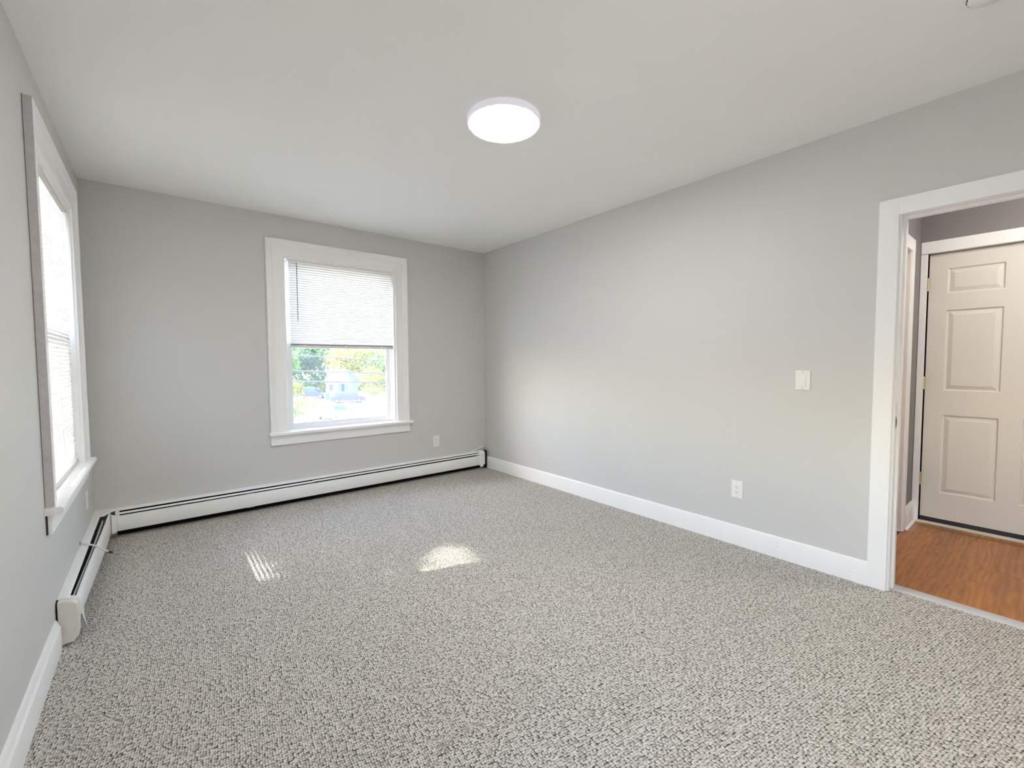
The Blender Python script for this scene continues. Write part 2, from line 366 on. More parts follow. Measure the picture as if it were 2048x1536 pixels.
def blind(xf, s0, s1, top, bottom, dmid, tilt, stack, wand_u, wand_len, label, flip):
    root = empty('window_blind', xf((s0+s1)/2, dmid, top), label, 'blind')
    b = MB(xf); b.box((s0-0.006, dmid-0.013, top-0.026), (s1+0.006, dmid+0.013, top)); b.done('head_rail', M_RAIL, root, bevel=0.002)
    for u in (s0-0.004, s1+0.004):
        b = MB(xf); b.box((u-0.012, dmid-0.016, top-0.030), (u+0.012, dmid+0.016, top+0.001)); b.done('bracket', M_PLATE, root, bevel=0.002)
    # one slat profile: slightly crowned 25 mm strip
    half, crown, th = 0.0125, 0.0018, 0.0006
    def slat_mesh(ang):
        prof = []
        for k in range(5):
            t = -1 + k/2; prof.append((t*half, crown*(1-t*t)))
        ring = [(d, z+th/2) for d, z in prof] + [(d, z-th/2) for d, z in reversed(prof)]
        ca, sa = math.cos(ang), math.sin(ang)
        ring = [(d*ca+z*sa, -d*sa+z*ca) for d, z in ring]       # inner edge goes down for positive tilt
        o0 = Vector(xf(0, 0, 0))
        mb = MB(lambda u, d, z: Vector(xf(u, d, z))-o0)
        mb.loft([[(s0, d, z) for d, z in ring], [(s1, d, z) for d, z in ring]])
        bmesh.ops.recalc_face_normals(mb.bm, faces=mb.bm.faces)
        me = bpy.data.meshes.new('slat'); mb.bm.to_mesh(me); mb.bm.free()
        for p in me.polygons: p.use_smooth = True
        try: me.set_sharp_from_angle(angle=math.radians(40))
        except Exception: pass
        return me
    rail_h = 0.018
    zb = bottom+rail_h+0.002
    flat = slat_mesh(0.0); tilted = slat_mesh(tilt)
    for k in range(stack):
        link('slat', flat, M_SLAT, root, loc=xf(0, dmid, zb+k*0.0021))
    z0 = zb+stack*0.0021+0.012; z1 = top-0.038
    n = max(2, int(round((z1-z0)/0.0205)))
    for k in range(n+1):
        link('slat', tilted, M_SLAT, root, loc=xf(0, dmid, z0+(z1-z0)*k/n))
    b = MB(xf); b.box((s0, dmid-0.0125, bottom), (s1, dmid+0.0125, bottom+rail_h)); rail = b.done('bottom_rail', M_RAIL, root, bevel=0.003)
    for f in (0.13, 0.5, 0.87):
        u = s0+(s1-s0)*f
        for dd in (-0.0138, 0.0138):
            b = MB(xf); b.tube([(u, dmid+dd, bottom+rail_h), (u, dmid+dd, top-0.026)], 0.0006, 5); b.done('ladder_cord', M_CABLE, root)
        b = MB(xf); b.box((u-0.008, dmid+0.0125, bottom+0.001), (u+0.008, dmid+0.0150, bottom+rail_h+0.008)); b.done('cord_clip', M_PLATE, rail)
    b = MB(xf); b.tube([(wand_u, dmid+0.019, top-0.038), (wand_u, dmid+0.024, top-0.06), (wand_u-0.001, dmid+0.024, top-0.06-wand_len)], 0.0032, 8)
    b.done('tilt_wand', M_WAND, root, smooth=True)
    return root
TILT = math.radians(64)
blind(BACK, 0.899, 1.832, 2.113, 1.345, -0.030, TILT, 9, 0.960, 0.475, 'white horizontal slat blind half raised in the back wall window', 1)
blind(LEFT, 2.684, 3.606, 2.113, 0.632, -0.022, TILT, 2, 2.735, 0.475, 'white horizontal slat blind fully lowered in the left wall window', 1)
blind(LEFT, NW['i0']+0.014, NW['i1']-0.021, 2.113, 1.30, -0.022, TILT, 9, -0.50, 0.475, 'white horizontal slat blind half raised in the added fill window beside the viewpoint', 1)

# shade painted in grey on the outer edge of the left window's near casing, and the open crack behind its apron
M_SHADE_EDGE = mat('shaded_casing_edge', (0.56, 0.535, 0.55), 0.7, vary=0.18, vscale=60)  # greyer than the trim to carry the shade on this edge
M_CRACK = mat('dark_crack', (0.17, 0.16, 0.165), 0.9)  # even dark grey for the line between casing and wall
box((LW['u0']-0.0012, 0.0045, LW['sill']+0.001), (LW['u0']+0.0002, 0.0285, LW['zt']), LEFT).done('casing_edge_shade', M_SHADE_EDGE, win2)
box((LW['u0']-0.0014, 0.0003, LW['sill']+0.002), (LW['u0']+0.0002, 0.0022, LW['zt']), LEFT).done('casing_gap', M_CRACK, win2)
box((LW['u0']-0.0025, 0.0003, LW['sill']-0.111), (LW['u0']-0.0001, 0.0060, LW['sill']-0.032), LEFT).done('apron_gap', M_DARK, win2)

# ------------------------------------------------------------------ doorway trim, baseboards
tr = empty('trim_1', (XR, 0.09, 0), 'flat white board casing around the open doorway', kind='structure')
cz = 2.020
box((0.511, 0, 0.002), (0.590, 0.020, cz), RIGHT).done('side_casing', M_TRIM, tr, bevel=0.0015)
box((-0.415, 0, 0.002), (-0.336, 0.020, cz), RIGHT).done('side_casing', M_TRIM, tr, bevel=0.0015)
box((-0.336, 0, 1.937), (0.511, 0.0198, cz), RIGHT).done('head_casing', M_TRIM, tr, bevel=0.0015)
b = MB(RIGHT)
b.box((OY1-0.004, -0.112, 0.002), (OY1+0.006, 0.001, OZ-0.004)); b.box((OY0-0.006, -0.112, 0.002), (OY0+0.004, 0.001, OZ-0.004)); b.box((OY0-0.006, -0.112, OZ-0.004), (OY1+0.006, 0.001, OZ+0.006))
jb = b.done('jamb', M_TRIM, tr)
b = MB(RIGHT)
b.box((OY1-0.014, -0.085, 0.002), (OY1-0.004, -0.050, OZ-0.014)); b.box((OY0+0.004, -0.085, 0.002), (OY0+0.014, -0.050, OZ-0.014)); b.box((OY0+0.004, -0.085, OZ-0.014), (OY1-0.004, -0.050, OZ-0.004))
b.done('door_stop', M_TRIM, tr)
sk = MB(RIGHT); sk.box((OY1-0.0055, -0.038, 0.858), (OY1-0.004, -0.004, 0.918)); sk = sk.done('strike_plate', M_STEEL, jb)
b = MB(RIGHT); b.box((OY1-0.0062, -0.030, 0.872), (OY1-0.0055, -0.014, 0.904)); b.done('latch_hole', M_DARK, jb)
# carpet-to-wood strip on the floor of the doorway
pr = [(-0.040, -0.001), (-0.046, 0.004), (-0.060, 0.007), (-0.100, 0.007), (-0.118, 0.004), (-0.124, -0.001)]
b = MB(RIGHT); b.loft([[(OY0+0.006, d, z) for d, z in pr], [(OY1-0.006, d, z) for d, z in pr]])
th = b.done('trim_2', M_STRIP, smooth=True); tag(th, 'pale grey transition strip across the doorway floor', kind='structure')
for yy in (0.455, 0.1, -0.25):
    MB().lathe((XR+0.080, yy, 0.0066), [(0.0045, 0), (0.0045, 0.001), (0.002, 0.0014)], 12).done('nail_head', M_STEEL, th)

def baseboard(name, xf, u0, u1, prof, label):
    b = MB(xf); b.loft([[(u0, d, z) for d, z in prof], [(u1, d, z) for d, z in prof]])
    return tag(b.done(name, M_TRIM, smooth=True), label, kind='structure')
PR_FLAT = [(0, 0), (0.015, 0), (0.015, 0.120), (0.013, 0.126), (0.008, 0.130), (0, 0.130)]
PR_CAP = [(0, 0), (0.018, 0), (0.018, 0.100), (0.0165, 0.104), (0.012, 0.108), (0.0105, 0.115), (0.0075, 0.126), (0.004, 0.132), (0, 0.133)]
bbr = baseboard('baseboard_right', RIGHT, 0.590, D-0.060, PR_FLAT, 'flat white baseboard with eased top edge along the right wall')
baseboard('baseboard_left', LEFT, YB, 2.605, PR_CAP, 'white baseboard with moulded cap on the left wall')
baseboard('baseboard_front', lambda u, d, z: (u, YB+d, z), XL+0.018, XR-0.015, PR_FLAT, 'white baseboard behind the viewpoint')
for (u, z) in ((0.66, 0.052), (1.02, 0.095), (1.03, 0.072), (1.36, 0.088), (1.37, 0.060), (2.02, 0.078), (2.38, 0.075), (3.05, 0.07), (3.35, 0.06)):
    MB(RIGHT).lathe((u, 0.0148, z), [(0.0022, 0), (0.0022, 0.0004), (0.0010, 0.0006)], 8, axis=1).done('nail_hole', M_STEEL, bbr)

# hall trim: side door frame, entry door frame, low skirting
t3 = empty('trim_3', (3.6, HY, 0), 'pinkish white frame of the side door in the hall', kind='structure')
b = MB(); b.box((4.024, HY-0.001, 0.004), (4.030, HY+0.10, 1.944)); b.box((3.22, HY-0.001, 0.004), (3.226, HY+0.10, 1.944)); b.box((3.22, HY-0.001, 1.944), (4.03, HY+0.10, 1.950))
jb3 = b.done('jamb', M_JAMB2, t3)
box((4.030, HY-0.016, 0.004), (4.095, HY, 2.035)).done('side_casing', M_TRIM, t3, bevel=0.003)
box((3.155, HY-0.016, 0.004), (3.220, HY, 2.035)).done('side_casing', M_TRIM, t3, bevel=0.003)
box((3.220, HY-0.0158, 1.950), (4.030, HY, 2.035)).done('head_casing', M_TRIM, t3, bevel=0.003)
for z in (1.722, 0.986, 0.25):
    hg = box((4.0215, HY+0.004, z-0.045), (4.0245, HY+0.036, z+0.045)).done('hinge_leaf', M_JAMB2, jb3, bevel=0.001)
d2 = tag(box((3.228, HY+0.045, 0.010), (4.022, HY+0.085, 1.942)).done('door_2', M_JAMB2, bevel=0.002), 'plain white closed side door in the hall seen edge-on', kind='structure')
t4 = empty('trim_4', (4.40, 0.2, 0), 'white casing around the entry door', kind='structure')
box((0.600, 0, 0.004), (0.638, 0.016, 1.978), HALLR).done('side_casing', M_TRIM, t4, bevel=0.002)
box((-0.345, 0, 0.004), (-0.268, 0.016, 1.978), HALLR).done('side_casing', M_TRIM, t4, bevel=0.002)
box((-0.345, 0, 1.981), (0.638, 0.018, 2.066), HALLR).done('head_casing', M_TRIM, t4, bevel=0.003)
b = MB(HALLR); b.box((0.600, -0.09, 0.004), (0.604, -0.001, 1.984)); b.box((-0.274, -0.09, 0.004), (-0.270, -0.001, 1.984)); b.box((-0.270, -0.09, 1.980), (0.600, -0.001, 1.984)); b.box((0.575, -0.085, 0.004), (0.600, -0.064, 1.980)); b.box((-0.270, -0.085, 0.004), (-0.245, -0.064, 1.980)); b.box((-0.270, -0.085, 1.955), (0.600, -0.064, 1.980)); b.done('jamb', M_TRIM, t4)
bh = baseboard('baseboard_hall', lambda u, d, z: (u, HY-d, z), 4.096, 4.384, [(0, 0.002), (0.018, 0.002), (0.018, 0.115), (0.013, 0.125), (0.006, 0.150), (0, 0.152)], 'white moulded baseboard beside the entry door')
b = MB(); b.loft([[(4.085, HY-0.018-d, z) for d, z in ((0, 0.002), (0.014, 0.002), (0.012, 0.010), (0, 0.016))], [(4.384, HY-0.018-d, z) for d, z in ((0, 0.002), (0.014, 0.002), (0.012, 0.010), (0, 0.016))]])
b.done('shoe_moulding', M_TRIM, bh)

# entry door with raised panels
DX = 4.420; dy0, dy1 = -0.264, 0.594
door = empty('door_1', (DX, dy1, 0), 'cream white six-panel entry door at the end of the hall', kind='structure')
cols = ((0.220, 0.497), (-0.164, 0.113)); rows = ((0.237, 0.811), (0.988, 1.567), (1.685, 1.863))
b = MB(); T = 0.042; zb_, zt_ = 0.046, 1.972
for a0, a1 in ((dy0, cols[1][0]), (cols[1][1], cols[0][0]), (cols[0][1], dy1)): b.box((DX, a0, zb_), (DX+T, a1, zt_))
for (c0, c1) in cols:
    for (z0, z1) in ((zb_, rows[0][0]), (rows[0][1], rows[1][0]), (rows[1][1], rows[2][0]), (rows[2][1], zt_)): b.box((DX, c0, z0), (DX+T, c1, z1))
b.done('slab', M_DOOR, door)
for (c0, c1) in cols:
    for (z0, z1) in rows:
        b = MB(); rings = []
        for ins, dep in ((0, 0.0), (0.006, 0.009), (0.012, 0.010), (0.036, 0.0015), (0.040, 0.001)):
            rings.append([(DX+dep, c0+ins, z0+ins), (DX+dep, c1-ins, z0+ins), (DX+dep, c1-ins, z1-ins), (DX+dep, c0+ins, z1-ins)])
        rings.insert(0, [(DX+T, c0, z0), (DX+T, c1, z0), (DX+T, c1, z1), (DX+T, c0, z1)])
        b.loft(rings); b.done('panel', M_DOOR, door)
for z in (1.758, 1.042, 0.332):
    b = MB(); b.tube([(DX-0.026, 0.5960, z-0.047), (DX-0.026, 0.5960, z+0.047)], 0.0075, 12); b.box((DX-0.026, 0.5950, z-0.045), (DX+0.004, 0.5975, z+0.045))
    b.done('hinge', M_BRASS, door, smooth=True)
box((DX-0.004, dy0, 0.004), (DX+0.036, dy1, 0.0455)).done('door_sweep', M_SWEEP, door)
b = MB(); b.lathe((DX-0.002, -0.200, 0.94), [(0.030, 0), (0.028, -0.008), (0.010, -0.012), (0.010, -0.035), (0.024, -0.042), (0.028, -0.055), (0.022, -0.068), (0.004, -0.072)], 24, axis=0)
b.done('door_knob', M_BRASS, door, smooth=True)
tag(box((4.374, dy0-0.08, 0.0005), (4.4155, 0.618, 0.016)).done('trim_5', M_THRESH, bevel=0.004), 'cream threshold strip under the entry door', kind='structure')

# ------------------------------------------------------------------ baseboard heaters
HEAT_G = 'baseboard heaters along the window walls'
def rib(b, pts, u0, u1, th=0.0016, fu=None, fz=None):
    """sheet metal strip following a (d, z) polyline, with thickness"""
    up = []; n = len(pts)
    for i in range(n):
        p0, p1 = pts[max(i-1, 0)], pts[min(i+1, n-1)]
        tx, tz = p1[0]-p0[0], p1[1]-p0[1]; l = math.hypot(tx, tz) or 1
        up.append((pts[i][0]-tz/l*-th, pts[i][1]+tx/l*-th))
    ring = list(pts)+up[::-1]
    us = u0 if isinstance(u0, (list, tuple)) else None
    if fu is None: b.loft([[(u0, d, z) for d, z in ring], [(u1, d, z) for d, z in ring]])
    else:
        N = 14
        b.loft([[(u0+(u1-u0)*k/N, d+fu(k/N), z+(fz(k/N) if fz and z < 0.1 else 0)) for d, z in ring] for k in range(N+1)])
# back wall heater
hb = empty('baseboard_heater', BACK(1.3, 0, 0), 'long white baseboard heater under the back wall window', 'heater', HEAT_G)
u0, u1 = -0.262, 2.858
box((u0, 0.001, 0.002), (u1, 0.004, 0.190), BACK).done('shade_back_panel', M_BLACK, hb)
b = MB(BACK); rib(b, [(0.001, 0.199), (0.022, 0.1985), (0.040, 0.195), (0.050, 0.1885), (0.0515, 0.1865)], u0, u1); b.done('hood', M_HEAT, hb, smooth=True)
b = MB(BACK); rib(b, [(0.0500, 0.1745), (0.0550, 0.1730), (0.0590, 0.1670), (0.0595, 0.1625)], u0+0.015, 1.035, fu=lambda t: 0.0012*math.sin(t*5)); b.done('damper', M_HEAT, hb, smooth=True)
b = MB(BACK); rib(b, [(0.0500, 0.1775), (0.0550, 0.1760), (0.0590, 0.1700), (0.0595, 0.1655)], 1.030, u1, fu=lambda t: 0.0018*math.sin(t*6.2)); b.done('damper', M_HEAT, hb, smooth=True)
b = MB(BACK); rib(b, [(0.054, 0.1530), (0.0615, 0.1515), (0.0640, 0.1475), (0.0645, 0.052), (0.062, 0.046), (0.054, 0.045)], u0+0.004, u1); b.done('front_panel', M_HEAT, hb, smooth=True)
b = MB(BACK); b.tube([(u0+0.01, 0.030, 0.100), (u1-0.01, 0.030, 0.100)], 0.011, 10)
k = u0+0.05
b.done('heating_pipe', M_FIN, hb)
b = MB(BACK)
while k < u1-0.05:
    b.box((k, 0.008, 0.072), (k+0.0006, 0.050, 0.128)); k += 0.012
fins = b.done('heating_fins', M_FIN, hb); fins['kind'] = 'stuff'
b = MB(BACK); rib(b, [(0.0525, 0.1545), (0.0630, 0.1530), (0.0658, 0.1490), (0.0663, 0.050), (0.063, 0.0435)], 0.525, 0.575); b.done('joint_cover', M_HEAT, hb, smooth=True)
b = MB(BACK); rib(b, [(0.001, 0.2015), (0.024, 0.2010), (0.043, 0.1972), (0.0535, 0.1900)], 0.530, 0.572); b.done('joint_cover', M_HEAT, hb, smooth=True)
cp = [(0.002, 0.045), (0.067, 0.045), (0.0675, 0.170), (0.064, 0.184), (0.052, 0.197), (0.038, 0.202), (0.002, 0.203)]
b = MB(BACK); b.loft([[(u1-0.058, d, z) for d, z in cp], [(u1+0.020, d, z) for d, z in cp]]); ec = b.done('end_cap', M_HEAT, hb, smooth=True, bevel=0.0015)
b = MB(BACK); b.box((u1-0.040, 0.050, 0.022), (u1+0.004, 0.064, 0.0445)); b.done('support_foot', M_HEAT, hb, bevel=0.002)
box((u1+0.021, 0.001, 0.001), (u1+0.050, 0.058, 0.20), BACK).done('pipe_cavity_shade', M_BLACK, hb)

box((u0-0.004, 0.005, 0.05), (u0+0.017, 0.0605, 0.1885), BACK).done('end_plate', M_HEAT, hb, bevel=0.001)
# left wall heater (cover bent outwards towards the corner)
hl = empty('baseboard_heater', LEFT(3.3, 0, 0), 'short white baseboard heater with bent open cover on the left wall', 'heater', HEAT_G)
v0, v1 = 2.665, 4.115
LB = lambda t: 0.003+0.019*t*t*(3-2*t)
box((v0, 0.001, 0.002), (v1, 0.004, 0.190), LEFT).done('shade_back_panel', M_BLACK, hl)
b = MB(LEFT); rib(b, [(0.001, 0.199), (0.020, 0.1990), (0.034, 0.1975), (0.040, 0.1935)], v0-0.01, D-0.002); b.done('hood', M_HEAT, hl, smooth=True)
b = MB(LEFT); rib(b, [(0.054, 0.1835), (0.0605, 0.1830), (0.0640, 0.1780), (0.0650, 0.056), (0.062, 0.050), (0.054, 0.049)], v0, 4.075, fu=LB, fz=lambda t: 0.036*(1-t)**3); b.done('front_panel', M_HEAT, hl, smooth=True)
b = MB(LEFT); rib(b, [(0.0440, 0.178), (0.0465, 0.172), (0.0475, 0.160)], v0+0.02, 3.93, fu=lambda t: 0.010*math.sin(min(1, t*1.15)*math.pi*0.55)); b.done('damper', M_HEAT, hl, smooth=True)
b = MB(LEFT); b.tube([(v0, 0.028, 0.105), (v1, 0.028, 0.105)], 0.011, 10); b.done('heating_pipe', M_FIN, hl)
b = MB(LEFT); k = v0+0.04
while k < 3.75:
    b.box((k, 0.008, 0.076), (k+0.0006, 0.046, 0.150)); k += 0.012
fins = b.done('heating_fins', M_FIN, hl); fins['kind'] = 'stuff'
cp = [(0.006, 0.004), (0.052, 0.012), (0.068, 0.034), (0.0695, 0.160), (0.066, 0.176), (0.054, 0.189), (0.036, 0.194), (0.006, 0.197)]
b = MB(LEFT); b.loft([[(2.622, d, z) for d, z in cp], [(2.628, d, z) for d, z in cp], [(2.690, d, z+0.001) for d, z in cp]]); b.done('end_cap', M_HEATCAP, hl, smooth=True, bevel=0.004)
b = MB(LEFT); b.box((2.640, 0.0005, 0.004), (2.69, 0.0055, 0.19)); b.done('cap_shadow_gap', M_BLACK, hl)
b = MB(LEFT); b.loft([[(2.705, 0.0690, 0.098), (2.765, 0.0695, 0.095), (2.740, 0.0760, 0.050), (2.722, 0.0860, 0.008)], [(2.705, 0.0705, 0.098), (2.765, 0.0710, 0.095), (2.740, 0.0775, 0.050), (2.722, 0.0875, 0.008)]]); b.done('bent_tab', M_HEAT, hl)
# corner piece joining the two heaters
b = MB()
zt2 = 0.2005
def P(d, e, z): return (XL+d, D-e, z)
hood = [P(0.001, 0.11, zt2), P(0.001, 0.001, zt2), P(0.115, 0.001, zt2), P(0.115, 0.048, zt2-0.007), P(0.075, 0.085, zt2-0.012), P(0.060, 0.14, zt2-0.012), P(0.040, 0.16, zt2-0.006)]
vs_t = [b.v(p) for p in hood]; vs_b = [b.v((p[0], p[1], p[2]-0.002)) for p in hood]
b.face(vs_t); b.face(vs_b[::-1])
for i in range(len(hood)): b.face([vs_t[i], vs_t[(i+1) % len(hood)], vs_b[(i+1) % len(hood)], vs_b[i]])
b.done('corner_cover', M_HEAT, hl)
b = MB()
a_ = [P(0.0900, 0.104, 0.180), P(0.0900, 0.104, 0.044), P(0.114, 0.0672, 0.045), P(0.114, 0.0672, 0.160)]
o_ = [(p[0]+0.0014, p[1]-0.0012, p[2]) for p in a_]
b.loft([a_, o_]); b.done('corner_face', M_HEAT, hl)

# coax cables
def smooth_path(pts, n=10):
    P_ = [Vector(p) for p in pts]; out = []
    for i in range(len(P_)-1):
        p0, p1, p2, p3 = P_[max(i-1, 0)], P_[i], P_[i+1], P_[min(i+2, len(P_)-1)]
        for k in range(n):
            t = k/n
            out.append(0.5*((2*p1)+(-p0+p2)*t+(2*p0-5*p1+4*p2-p3)*t*t+(-p0+3*p1-3*p2+p3)*t**3))
    out.append(P_[-1]); return out
def coax(pts, label, tip):
    root = empty('coaxial_cable', pts[0], label, 'cable')
    MB().tube(smooth_path(pts), 0.0046, 8).done('cord', M_CABLE, root, smooth=True)
    a, c = Vector(pts[-1]), Vector(tip); d = (c-a)
    MB().tube([a-d*0.1, a+d*0.30], 0.0062, 10).done('strain_relief', M_DARK, root, smooth=True)
    MB().tube([a+d*0.30, a+d*0.34, a+d*0.85, a+d*0.86], [0.0056, 0.0075, 0.0075, 0.005], 6).done('connector', M_STEEL, root)
    MB().tube([a+d*0.86, c], 0.0012, 6).done('centre_pin', M_DARK, root)
    return root
cl = coax([(XL+0.001, 3.402, 0.206), (XL+0.018, 3.385, 0.209), (XL+0.045, 3.345, 0.2055), (XL+0.070, 3.325, 0.198), (XL+0.098, 3.350, 0.160), (XL+0.120, 3.372, 0.135)], 'thin white cable lying across the short left heater', (XL+0.163, 3.392, 0.102))
MB(LEFT).lathe((3.403, 0.0, 0.206), [(0.010, 0.0004), (0.009, 0.0012)], 14, axis=1).done('wall_hole', M_DARK, cl)
coax([(2.715, D-0.020, 0.203), (2.745, D-0.024, 0.213), (2.800, D-0.030, 0.229), (2.850, D-0.034, 0.243), (2.880, D-0.036, 0.247), (2.893, D-0.040, 0.238)], 'thin white cable curling up above the right end of the long heater', (2.880, D-0.046, 0.226))

# ------------------------------------------------------------------ outlets and switch
def plate(xf, u, z, w_=0.072, h_=0.114):
    b = MB(xf); r = []
    for ins, d in ((0, 0.0002), (0.0, 0.003), (0.002, 0.0052), (0.004, 0.0058)):
        r.append([(u-w_/2+ins, d, z-h_/2+ins), (u+w_/2-ins, d, z-h_/2+ins), (u+w_/2-ins, d, z+h_/2-ins), (u-w_/2+ins, d, z+h_/2-ins)])
    return b.loft(r)
def outlet(xf, u, z, label):
    root = empty('wall_outlet', xf(u, 0, z), label, 'outlet', 'white wall outlets')
    plate(xf, u, z).done('cover_plate', M_PLATE, root)
    face = box((u-0.0165, 0.0050, z-0.033), (u+0.0165, 0.0068, z+0.033), xf).done('receptacle', M_PLATE, root, bevel=0.001)
    for s in (-1, 1):
        zc = z+s*0.0165
        for du, hh in ((-0.006, 0.0045), (0.006, 0.0055)):
            box((u+du-0.0011, 0.0066, zc+0.001-hh*0.2), (u+du+0.0011, 0.0071, zc+0.001+hh), xf).done('slot', M_DARK, face)
        MB(xf).lathe((u, 0.0066, zc-0.0065), [(0.0026, 0), (0.0026, 0.0005)], 10, axis=1).done('ground_hole', M_DARK, face)
    for s in (-1, 1):
        MB(xf).lathe((u, 0.0055, z+s*0.0475), [(0.003, 0), (0.003, 0.0006), (0.001, 0.001)], 10, axis=1).done('screw', M_STRIP, root)
    return root
outlet(BACK, 2.287, 0.371, 'white outlet on the back wall between window and far corner')
outlet(RIGHT, 1.277, 0.369, 'white outlet low on the right wall under the switch')
outlet(LEFT, 3.756, 0.369, 'white outlet seen edge-on under the left wall window')
sw = empty('light_switch', RIGHT(0.9175, 0, 1.094), 'white rocker switch on the grey wall near the doorway', 'switch')
plate(RIGHT, 0.9175, 1.094, 0.076, 0.116).done('cover_plate', M_PLATE, sw)
b = MB(RIGHT); u, z = 0.9175, 1.094
b.loft([[(u-0.0165, 0.004, z-0.033), (u+0.0165, 0.004, z-0.033), (u+0.0165, 0.004, z+0.033), (u-0.0165, 0.004, z+0.033)],
        [(u-0.0165, 0.0115, z-0.033), (u+0.0165, 0.0115, z-0.033), (u+0.0165, 0.0062, z+0.033), (u-0.0165, 0.0062, z+0.033)]])
b.done('rocker', M_PLATE, sw, bevel=0.0008)
for s in (-1, 1):
    MB(RIGHT).lathe((u, 0.0055, z+s*0.0475), [(0.0034, 0), (0.0034, 0.0006), (0.001, 0.001)], 10, axis=1).done('screw', M_STEEL, sw)

# ------------------------------------------------------------------ ceiling lamp, detector, lint
LX, LY, LR = 1.415, 1.805, 0.186
cl = empty('ceiling_lamp', (LX, LY, H), 'round flat white ceiling lamp, lit', 'lamp')
MB().lathe((LX, LY, H), [(LR*0.96, -0.0005), (LR, -0.004), (LR, -0.030), (LR-0.003, -0.034), (LR-0.009, -0.0345), (LR-0.010, -0.030), (LR*0.5, -0.028)], 96).done('lamp_ring', M_RINGLIT, cl, smooth=True)
MB().lathe((LX, LY, H), [(LR-0.0105, -0.0300), (LR-0.0115, -0.0360), (LR-0.020, -0.0385), (LR*0.6, -0.041), (LR*0.2, -0.0418), (0.001, -0.042)], 96).done('lamp_diffuser', M_LAMP, cl, smooth=True)
sd = empty('smoke_detector', (2.216, 0.172, H), 'white round ceiling detector peeking in at the top edge', 'detector')
MB().lathe((2.216, 0.172, H), [(0.058, -0.0005), (0.060, -0.006), (0.058, -0.020), (0.046, -0.028), (0.002, -0.029)], 40).done('housing', M_PLATE, sd, smooth=True)
b = MB()
for k in range(20):
    a = 2*math.pi*k/20; c, s = math.cos(a), math.sin(a)
    b.tube([(2.216+0.0592*c, 0.172+0.0592*s, H-0.008), (2.216+0.0585*c, 0.172+0.0585*s, H-0.019)], 0.0022, 5)
b.done('vents', M_DARK, sd)
b = MB(); b.loft([[(1.337, 1.306, 0.001), (1.346, 1.303, 0.001), (1.351, 1.312, 0.001), (1.345, 1.319, 0.001), (1.338, 1.316, 0.001)],
                  [(1.338, 1.307, 0.006), (1.345, 1.305, 0.007), (1.349, 1.312, 0.006), (1.344, 1.317, 0.008), (1.339, 1.315, 0.006)]])
tag(b.done('lint_scrap', M_GREEN, smooth=True), 'tiny pale green scrap lying on the carpet', 'scrap')
hlp = empty('hall_fill_lamp', (3.62, -0.30, H), 'round white lamp added unseen in the hall to light the entry door', 'lamp')  # added out of sight to brighten the entry door
MB().lathe((3.62, -0.30, H), [(0.13, -0.0005), (0.135, -0.02), (0.130, -0.03), (0.05, -0.028)], 40).done('hall_fill_lamp_base', M_RING, hlp, smooth=True)
MB().lathe((3.62, -0.30, H), [(0.124, -0.0305), (0.115, -0.055), (0.08, -0.075), (0.002, -0.082)], 40).done('lamp_diffuser', M_HALLFILL, hlp, smooth=True)  # diffuser of the added hall fill lamp

# ------------------------------------------------------------------ outside
M_GROUND = mat('sunlit_concrete', (0.36, 0.352, 0.34), 0.9, vary=0.12, vscale=0.35)
M_LAWN = mat('lawn', (0.22, 0.34, 0.09), 0.9, vary=0.25, vscale=1.5)
M_SIDING = mat('white_siding', (0.17, 0.17, 0.168), 0.7, spec=0.1)
M_ROOF = mat('pale_shingle', (0.13, 0.125, 0.125), 0.8, spec=0.1, vary=0.1, vscale=6)
M_HGLASS = mat('blue_grey_glass', (0.045, 0.085, 0.11), 0.5, spec=0.1)
M_SHUT = mat('dark_shutter', (0.025, 0.027, 0.035), 0.8, spec=0.1)
M_BRICK = mat('chimney_brick', (0.20, 0.10, 0.085), 0.9, spec=0.1, vary=0.15, vscale=12)
M_BARK = mat('bark', (0.19, 0.15, 0.12), 0.9, vary=0.2, vscale=6)
M_CARDARK = mat('dark_car_paint', (0.075, 0.068, 0.095), 0.5, spec=0.15)
M_CARWHITE = mat('white_car_paint', (0.75, 0.75, 0.76), 0.3)
M_TYRE = mat('tyre', (0.03, 0.03, 0.035), 0.8)
M_WIRE = mat('wire_sheath', (0.02, 0.02, 0.024), 0.6)
M_TEAL = mat('teal_plastic', (0.06, 0.42, 0.44), 0.4)
def leaf_mat(name, col):
    mt = translucent_mat(name, col, (col[0]*1.3, col[1]*1.25, col[2]*0.7), 0.4, 0.6)
    t = mt.node_tree; b = t.nodes['Principled BSDF']; oi = t.nodes.new('ShaderNodeTexCoord')
    n = t.nodes.new('ShaderNodeTexNoise'); n.inputs['Scale'].default_value = 0.9; t.links.new(oi.outputs['Object'], n.inputs['Vector'])
    hv = t.nodes.new('ShaderNodeHueSaturation'); hv.inputs['Color'].default_value = (*col, 1)
    r = t.nodes.new('ShaderNodeMapRange'); r.inputs['From Min'].default_value = 0.3; r.inputs['From Max'].default_value = 0.7; r.inputs['To Min'].default_value = 0.6; r.inputs['To Max'].default_value = 1.4
    t.links.new(n.outputs['Fac'], r.inputs['Value']); t.links.new(r.outputs[0], hv.inputs['Value']); t.links.new(hv.outputs[0], b.inputs['Base Color'])
    return mt
M_LEAF = [leaf_mat('mid_green_leaf', (0.14, 0.25, 0.06)), leaf_mat('yellow_green_leaf', (0.24, 0.25, 0.05)), leaf_mat('blue_green_leaf', (0.08, 0.165, 0.085))]

